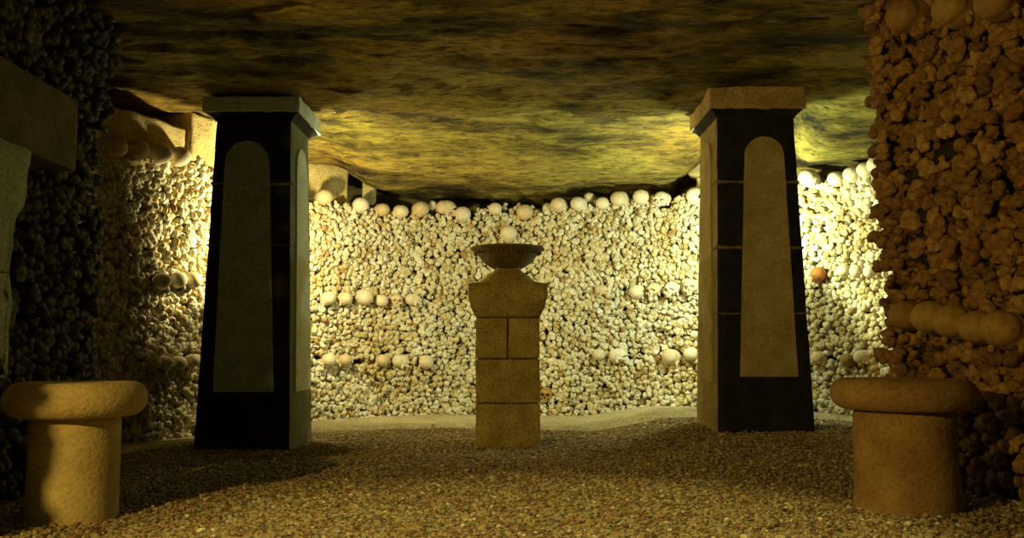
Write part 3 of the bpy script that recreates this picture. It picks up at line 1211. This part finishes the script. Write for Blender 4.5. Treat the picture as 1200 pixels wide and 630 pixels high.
def pillar(name, cx, yf, z0, zn, zc, zt, wb, wt, cap_w, side, panel, spanel, joints, mats, label, capd=0.0):
    """yf: depth of the front face at the foot; zn: underside of cap moulding; zc..zt: cap slab; side: +1 right face seen, -1 left"""
    M_pan, M_cp, M_sd, M_sp = mats
    cy = yf + wb / 2
    root = empty(name, (cx, cy, z0))
    tag(root, label, 'pillar', None, 'thing')

    def half(z):
        t = (z - z0) / (zn - z0)
        return (wb + (wt - wb) * t) / 2

    bm = shaft_mesh(0.0 - 0.03, zn - z0 + 0.01, wb, wt, wb, wt, 0, 1 if side > 0 else 3)
    me = bm_mesh('shaft', bm, False)
    me.materials.append(M_BLACK)
    me.materials.append(M_sd)
    link('shaft', me, None, root)
    # front panel
    zb, ztp, pb, pt_ = panel
    off = panel_off[name + str(side)]
    bm = arch_panel_mesh(zb - z0, ztp - z0, pb, pt_, lambda u, z, o: (u + off[0] + (off[1] - off[0]) * (z + z0 - zb) / (ztp - zb), -half(z + z0) - o, z), seed=cx)
    p = link('arched_panel', bm_mesh('arched_panel', bm, False), M_pan, root)
    p['label'] = 'front arched panel, pale stone'
    zb, ztp, pb, pt_ = spanel
    bm = arch_panel_mesh(zb - z0, ztp - z0, pb, pt_, lambda u, z, o: (side * (half(z + z0) + o), u, z), seed=cx + 3)
    p = link('arched_panel', bm_mesh('arched_panel', bm, False), M_sp, root)
    p['label'] = 'side arched panel, lighter stone'
    # mortar joints: thin worn bands round the shaft
    for jz, hgt in joints:
        bm = bmesh.new()
        h = half(jz) + 0.0025
        n = 40
        pts = []
        for sd in range(4):
            for i in range(n):
                u = -1 + 2 * i / n
                pts.append([(u * h, -h), (h, u * h), (-u * h, h), (-h, -u * h)][sd])
        rr = []
        for dz, inn in ((-hgt / 2, -0.008), (-hgt / 2, 0), (hgt / 2, 0), (hgt / 2, -0.008)):
            ring = []
            for i, (x, y) in enumerate(pts):
                wv = hgt * 0.55 * noise.noise(Vector((x * 14, y * 14, jz * 9 + (3 if dz > 0 else 0))))
                k2 = 1 + inn / h
                ring.append(bm.verts.new((x * k2, y * k2, jz - z0 + dz + wv)))
            rr.append(ring)
        m = len(pts)
        for a, b in zip(rr, rr[1:]):
            for i in range(m):
                bm.faces.new((a[i], a[(i + 1) % m], b[(i + 1) % m], b[i]))
        link('mortar_joint', bm_mesh('mortar_joint', bm), M_MORTAR, root)
    # cap: dark moulding then slab
    bm = bmesh.new()
    sq = lambda a: 1.0 / max(abs(math.cos(a)), abs(math.sin(a)))
    hw = wt / 2
    pr = []
    for i in range(9):
        t = i / 8
        pr.append((hw + 0.002 + (cap_w / 2 - 0.012 - hw) * (1 - math.cos(t * math.pi / 2)) ** 0.8, zn - z0 - 0.005 + (zc - zn + 0.005) * t))
    lathe(bm, pr, 80, sq)
    link('cap_moulding', bm_mesh('cap_moulding', bm, False), M_BLACK, root)
    c = rough_stone('cap_slab', (-cap_w / 2, -cap_w / 2, zc - z0), (cap_w / 2, cap_w / 2, zt - z0), M_cp, root, bevel=0.008, rough=0.006, seed=cx)
    c['label'] = 'pale stone cap slab'
    rough_stone('shade_block', (-cap_w / 2 + 0.05, -cap_w / 2 + 0.06, zt - z0 - 0.005), (cap_w / 2 - 0.06, cap_w / 2 - 0.06, 2.26 - z0 + capd), M_JOINT, root, bevel=0.01, rough=0.012, seed=cx + 1)  # added block: the shadowed gap over the cap put into its dark colour
    return root


YF = 5.2
# photo measurements turned into metres
def zat(py, Y):
    return P(600, py, Y)[1]


panel_off = {'stone_pillar1': (0.0, 0.0), 'stone_pillar-1': (0.0, 0.0)}
lc = (P(225, 525, YF)[0] + P(340, 525, YF)[0]) / 2
pl_b, pl_t = (P(250, 459, YF + .01)[0] + P(321, 459, YF + .01)[0]) / 2 - lc, (P(264, 190, YF + .05)[0] + P(315, 190, YF + .05)[0]) / 2 - lc
panel_off['stone_pillar1'] = (pl_b, pl_t)
pillar('stone_pillar', lc, YF, 0.0, zat(140, YF + .05), zat(128, 5.15), zat(110, 5.15), 0.59, 0.475, 0.605, 1,
       (zat(459, YF + .01), zat(165, YF + .05), P(321, 459, YF)[0] - P(250, 459, YF)[0], P(315, 190, YF + .05)[0] - P(263, 190, YF + .05)[0]),
       (zat(457, 5.5), zat(176, 5.5), 0.40, 0.27),
       [(zat(215, YF + .04), 0.016), (zat(287, YF + .03), 0.007)],
       (M_PANEL, M_CAP, M_SIDE, M_CAP),
       'tapering black pillar with grey-white arched panels and white cap, left of the pedestal')
rc = (P(840, 507, YF)[0] + P(957, 507, YF)[0]) / 2
pr_b, pr_t = (P(867, 441, YF + .01)[0] + P(935, 441, YF + .01)[0]) / 2 - rc, (P(873, 185, YF + .05)[0] + P(918, 185, YF + .05)[0]) / 2 - rc
panel_off['stone_pillar-1'] = (pr_b, pr_t)
pillar('stone_pillar', rc, YF, 0.10, zat(137, YF + .05), zat(124, 5.15), zat(98, 5.15), 0.6, 0.49, 0.6, -1,
       (zat(441, YF + .01), zat(160, YF + .05), P(935, 441, YF)[0] - P(867, 441, YF)[0], P(919, 185, YF + .05)[0] - P(873, 185, YF + .05)[0]),
       (zat(446, 5.5), zat(168, 5.5), 0.40, 0.27),
       [(zat(213, YF + .04), 0.018), (zat(290, YF + .03), 0.018), (zat(367, YF + .02), 0.008)],
       (M_PANEL_TAN, M_CAP_TAN, M_SIDE_TAN, M_PANEL_TAN),
       'tapering black pillar with tan arched panels and brown cap, right of the pedestal', 0.03)

# ------------------------------------------------------------------ pedestal and bowl
PX = P(595, 522, 5.36)[0]
PY = 5.36 + 0.2
root = empty('stone_pedestal', (PX, PY, 0))
tag(root, 'square ochre stone pedestal carrying a shallow bowl in the middle of the crypt', 'pedestal')
Yp = 5.37
z420, z370, z340, z332 = zat(420, Yp), zat(371, Yp), zat(346, Yp - 0.03), zat(333, Yp)
z472 = zat(472, Yp)
hw = 0.2
g = 0.005
blocks = [(-hw, hw, -0.03, z472 - g), (-hw, hw, z472 + g * 0.6, z420 - g), (-hw, -0.0 - g, z420 + g, z370 - g * 1.6), (g, hw, z420 + g, z370 - g * 1.6)]
for i, (a, b, c, d) in enumerate(blocks):
    rough_stone('stone_block', (a, -hw, c), (b, hw, d), M_PEDESTAL, root, bevel=0.006, rough=0.005, seed=i + 2)
bm = bmesh.new()
frame_box(bm, (-hw + 0.012, -hw + 0.012, 0.01), (hw - 0.012, hw - 0.012, z370 + 0.01))
link('core', bm_mesh('core', bm, False), M_JOINT, root)['label'] = 'dark mortar core seen in the joints'
bm = bmesh.new()
sqr = lambda a: 1.0 / max(abs(math.cos(a)), abs(math.sin(a)))
hc = (P(642, 342, Yp - 0.04)[0] - P(549, 342, Yp - 0.04)[0]) / 2
pr = [(hw + 0.004, z370), (hw + 0.012, z370 + 0.02), (hw + 0.03, z370 + 0.055), (hc - 0.012, z370 + 0.09), (hc, z370 + 0.125), (hc, z332), (hc - 0.045, z332 + 0.012)]
lathe(bm, pr, 96, sqr, wob=0.012, seed=4)
link('cornice', bm_mesh('cornice', bm), M_PEDESTAL, root)
z314 = zat(315, Yp + 0.15)
ds = z314 - z332
bm = bmesh.new()
pr = [(hc - 0.05, z332 + 0.0), (hc - 0.055, z332 + 0.02), (0.168, z332 + 0.3 * ds), (0.14, z332 + 0.55 * ds), (0.10, z332 + 0.8 * ds), (0.082, z332 + 0.95 * ds), (0.075, z314 + 0.02)]
lathe(bm, pr, 96, lambda a: 1.0 / (abs(math.cos(a)) ** 5 + abs(math.sin(a)) ** 5) ** 0.2, wob=0.012, seed=9)
link('domed_top', bm_mesh('domed_top', bm), M_PEDESTAL, root)

rb = (P(637, 290, PY)[0] - P(550, 290, PY)[0]) / 2
zr = zat(288, PY - 0.1)
zb = zat(314, PY - 0.06)
bt = empty('stone_bowl', (PX - 0.003, PY, zb - 0.01))
tag(bt, 'shallow dark stone lamp bowl with a beaded rim on top of the pedestal', 'bowl')
H = zr - zb + 0.01
bm = bmesh.new()
pr = [(0.0005, 0.0), (0.07, 0.0), (0.085, 0.006), (0.115, 0.022), (0.155, 0.05), (0.19, H * 0.62), (0.213, H - 0.034), (0.218, H - 0.026), (rb - 0.004, H - 0.018), (rb, H - 0.008), (rb - 0.006, H), (rb - 0.02, H - 0.002),
      (0.19, H * 0.7), (0.13, 0.05), (0.06, 0.032), (0.0005, 0.03)]
lathe(bm, pr, 96, cap_ends=False)
link('basin', bm_mesh('basin', bm), M_PED_DARK, bt)
bm = bmesh.new()
for i in range(44):
    a = 2 * math.pi * i / 44
    bmesh.ops.create_icosphere(bm, subdivisions=2, radius=0.0105, matrix=Matrix.Translation((0.2125 * math.cos(a), 0.2125 * math.sin(a), H - 0.036)))
link('beaded_band', bm_mesh('beaded_band', bm), M_PED_DARK, bt)


# ------------------------------------------------------------------ stone stools
def stool(cx, cy, rs, rd, zs, zt, zg, mat, label, seed):
    root = empty('stone_stool', (cx, cy, zg))
    tag(root, label, 'stool', 'round stone stools')
    h = zs - zg
    bm = bmesh.new()
    pr = [(rd * 1.02, -0.03), (rd * 1.02, 0.02), (rd, 0.1), (rd * 0.99, h * 0.6), (rd * 0.985, h - 0.014), (rd * 0.96, h - 0.004)]
    pr2 = []
    for (a, b), (c, d) in zip(pr, pr[1:]):
        for t in np.linspace(0, 1, 5)[:-1]:
            pr2.append((a + (c - a) * t, b + (d - b) * t))
    pr2.append(pr[-1])
    lathe(bm, pr2, 72, wob=0.018, seed=seed)
    link('drum', bm_mesh('drum', bm), mat, root)
    bm = bmesh.new()
    T_ = zt - zs
    pr = [(rs * 0.6, h)]
    for i in range(15):
        a = -math.pi / 2 + math.pi * i / 14
        pr.append((rs - T_ * 0.42 + T_ * 0.42 * math.cos(a), h + T_ / 2 + T_ / 2 * math.sin(a)))
    pr.append((rs * 0.5, h + T_ + 0.001))
    lathe(bm, pr, 80, wob=0.02, seed=seed + 5)
    link('round_slab', bm_mesh('round_slab', bm), mat, root)
    return root


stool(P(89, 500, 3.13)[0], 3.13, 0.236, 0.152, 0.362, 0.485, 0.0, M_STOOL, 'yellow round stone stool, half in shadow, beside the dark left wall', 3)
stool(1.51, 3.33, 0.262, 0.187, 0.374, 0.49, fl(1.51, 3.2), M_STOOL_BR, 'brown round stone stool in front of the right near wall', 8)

# ------------------------------------------------------------------ stones above the wall
def block_px(name, x0, y0, x1, y1, Y, depth, mat, label, cat, group=None, seed=0, bevel=0.012, slant=0.0, rough=0.012, rz=0.0):
    a, zt_ = P(x0, y0, Y)
    b, zb_ = P(x1, y1, Y)
    cx = (a + b) / 2
    w = abs(b - a) / 2
    o = rough_stone(name, (-w, 0, 0), (w, depth, zt_ - zb_), mat, None, bevel=bevel, rough=rough, seed=seed, scale=6)
    o.location = (cx, Y, zb_)
    o.rotation_euler.z = rz
    tag(o, label, cat, group, 'thing')
    return o


gB = 'rough blocks above the bone walls'
# left bay: two long blocks lying along the wall top, above and behind the skulls
def bay_block(name, pxa, pxb, ya, yb, back, depth, label, seed):
    s0 = hit(pxa, 170)[0]
    s1 = hit(pxb, 170)[0]
    p0, n0 = at(s0)
    p1, n1 = at(s1)
    d = (p1 - p0)
    L = d.length
    n = Vector((d.y, -d.x)).normalized()
    c = (p0 + p1) / 2 - n * back
    Yc = c.y
    zt_ = P(0, ya, Yc)[1]
    zb_ = P(0, yb, Yc)[1]
    o = rough_stone(name, (-L / 2 + 0.004, 0, 0), (L / 2 - 0.004, depth, zt_ - zb_), M_BLOCK, None, bevel=0.02, rough=0.016, seed=seed, scale=5)
    o.location = (c.x, c.y, zb_)
    o.rotation_euler.z = math.atan2(d.y, d.x)
    tag(o, label, 'stone block', gB, 'thing')


bay_block('stone_block', 100, 222, 132, 196, 0.03, 0.4, 'long yellow stone block above the skulls of the left bay', 1)
bay_block('stone_block', 223, 262, 137, 192, 0.0, 0.4, 'shorter yellow stone block between long block and left pillar', 2)
block_px('stone_post', 425, 194, 438, 240, 7.62, 0.12, M_BLOCK, 'small upright yellow stone post above the rear wall, beside a dark gap', 'stone post', None, 3, 0.006, rough=0.004)
block_px('boulder', 352, 176, 409, 240, 7.3, 0.45, M_BLOCK, 'smooth yellow rock filling the gap above the rear wall, beside the left pillar', 'rock', None, 4, 0.05, rough=0.03, rz=0.4)
block_px('stone_block', 815, 205, 850, 240, 7.15, 0.3, M_BLOCK, 'lower pale stone block above the rear wall, touching the right pillar', 'stone block', gB, 5, 0.02, rz=-0.5)
block_px('stone_block', 805, 176, 848, 204, 7.13, 0.3, M_BLOCK, 'upper pale stone block above the rear wall, touching the right pillar', 'stone block', gB, 6, 0.025, rz=-0.5)

# ------------------------------------------------------------------ plaque and post on the left near wall
y0, y1 = 2.75, 3.70
zt0, zb0 = 1.70, 1.385
o = rough_stone('stone_plaque', (-0.1, y0 - 3.2, 0), (0.05, y1 - 3.2, zt0 - zb0), M_PLAQUE, None, bevel=0.008, rough=0.004, seed=3)
o.location = (LX + 0.03, 3.2, zb0)
tag(o, 'dark brown flat slab set in the left near wall above the pale post', 'plaque', None, 'thing')
bm = bmesh.new()
frame_box(bm, (-0.06, -0.35, 0.5), (0.06, 0.12, zb0))
bmesh.ops.bevel(bm, geom=bm.edges[:], offset=0.01, segments=2, affect='EDGES')
for _ in range(5):
    es = [e for e in bm.edges if e.calc_length() > 0.06]
    bmesh.ops.subdivide_edges(bm, edges=es, cuts=1, use_grid_fill=True)
bm.normal_update()
for v in bm.verts:
    v.co += v.normal * 0.006 * noise.fractal(v.co * 8, 1, 2, 3)
    if v.co.y > 0.0:
        v.co.y += 0.05 * noise.noise(Vector((0, 0, v.co.z * 6))) - 0.02 - 0.075 * smooth01((1.2 - v.co.z) / 0.15)
o = link('stone_post', bm_mesh('stone_post', bm), M_POST)
o.location = (LX + 0.05, 3.2, 0)
tag(o, 'pale greenish upright stone with a broken edge under the plaque in the left wall', 'stone post', None, 'thing')

# ------------------------------------------------------------------ lights
def point(name, loc, energy, col, radius=0.05):
    l = bpy.data.lights.new(name, 'POINT')
    l.energy = energy
    l.color = col
    l.shadow_soft_size = radius
    o = bpy.data.objects.new(name, l)
    COL.objects.link(o)
    o.location = loc
    return o


def spot(name, loc, target, energy, col, angle, blend, radius=0.03):
    l = bpy.data.lights.new(name, 'SPOT')
    l.energy = energy
    l.color = col
    l.spot_size = math.radians(angle)
    l.spot_blend = blend
    l.shadow_soft_size = radius
    o = bpy.data.objects.new(name, l)
    COL.objects.link(o)
    o.location = loc
    d = Vector(target) - Vector(loc)
    o.rotation_euler = d.to_track_quat('-Z', 'Y').to_euler()
    return o


for nm, lx, sg, col in (('left_pillar_lamp', -1.58, 1, (1.0, 0.86, 0.46)), ('right_pillar_lamp', 1.53, -1, (0.86, 1.0, 0.68))):
    lp = Vector((lx, 5.98, 1.4))
    spot(nm, lp, lp + Vector((0.2 * sg, 1, 0.5)), 92, col, 178, 0.35, 0.05)
    spot(nm, lp, lp + Vector((-1 * sg, -0.35, 0.2)), 78, col, 110, 0.3, 0.05)
    point(nm, lp, 26, col, 0.05)
point('passage_lamp', (-2.37, 0.2, 1.5), 265, (1.0, 0.7, 0.19), 0.04)
spot('floor_lamp', (0.1, 2.0, 2.15), (0.1, 2.5, 0), 130, (0.98, 0.82, 0.28), 70, 0.4, 0.03)

w = bpy.data.worlds.new('world')
scene.world = w
w.use_nodes = True
w.node_tree.nodes['Background'].inputs[0].default_value = (0.5, 0.75, 0.5, 1)
w.node_tree.nodes['Background'].inputs[1].default_value = 0.042

vs = scene.view_settings
vs.view_transform = 'Standard'
vs.look = 'None'
vs.gamma = 1
vs.use_curve_mapping = False
vs.exposure = 0.0
scene.cycles.use_denoising = True
scene.cycles.max_bounces = 6
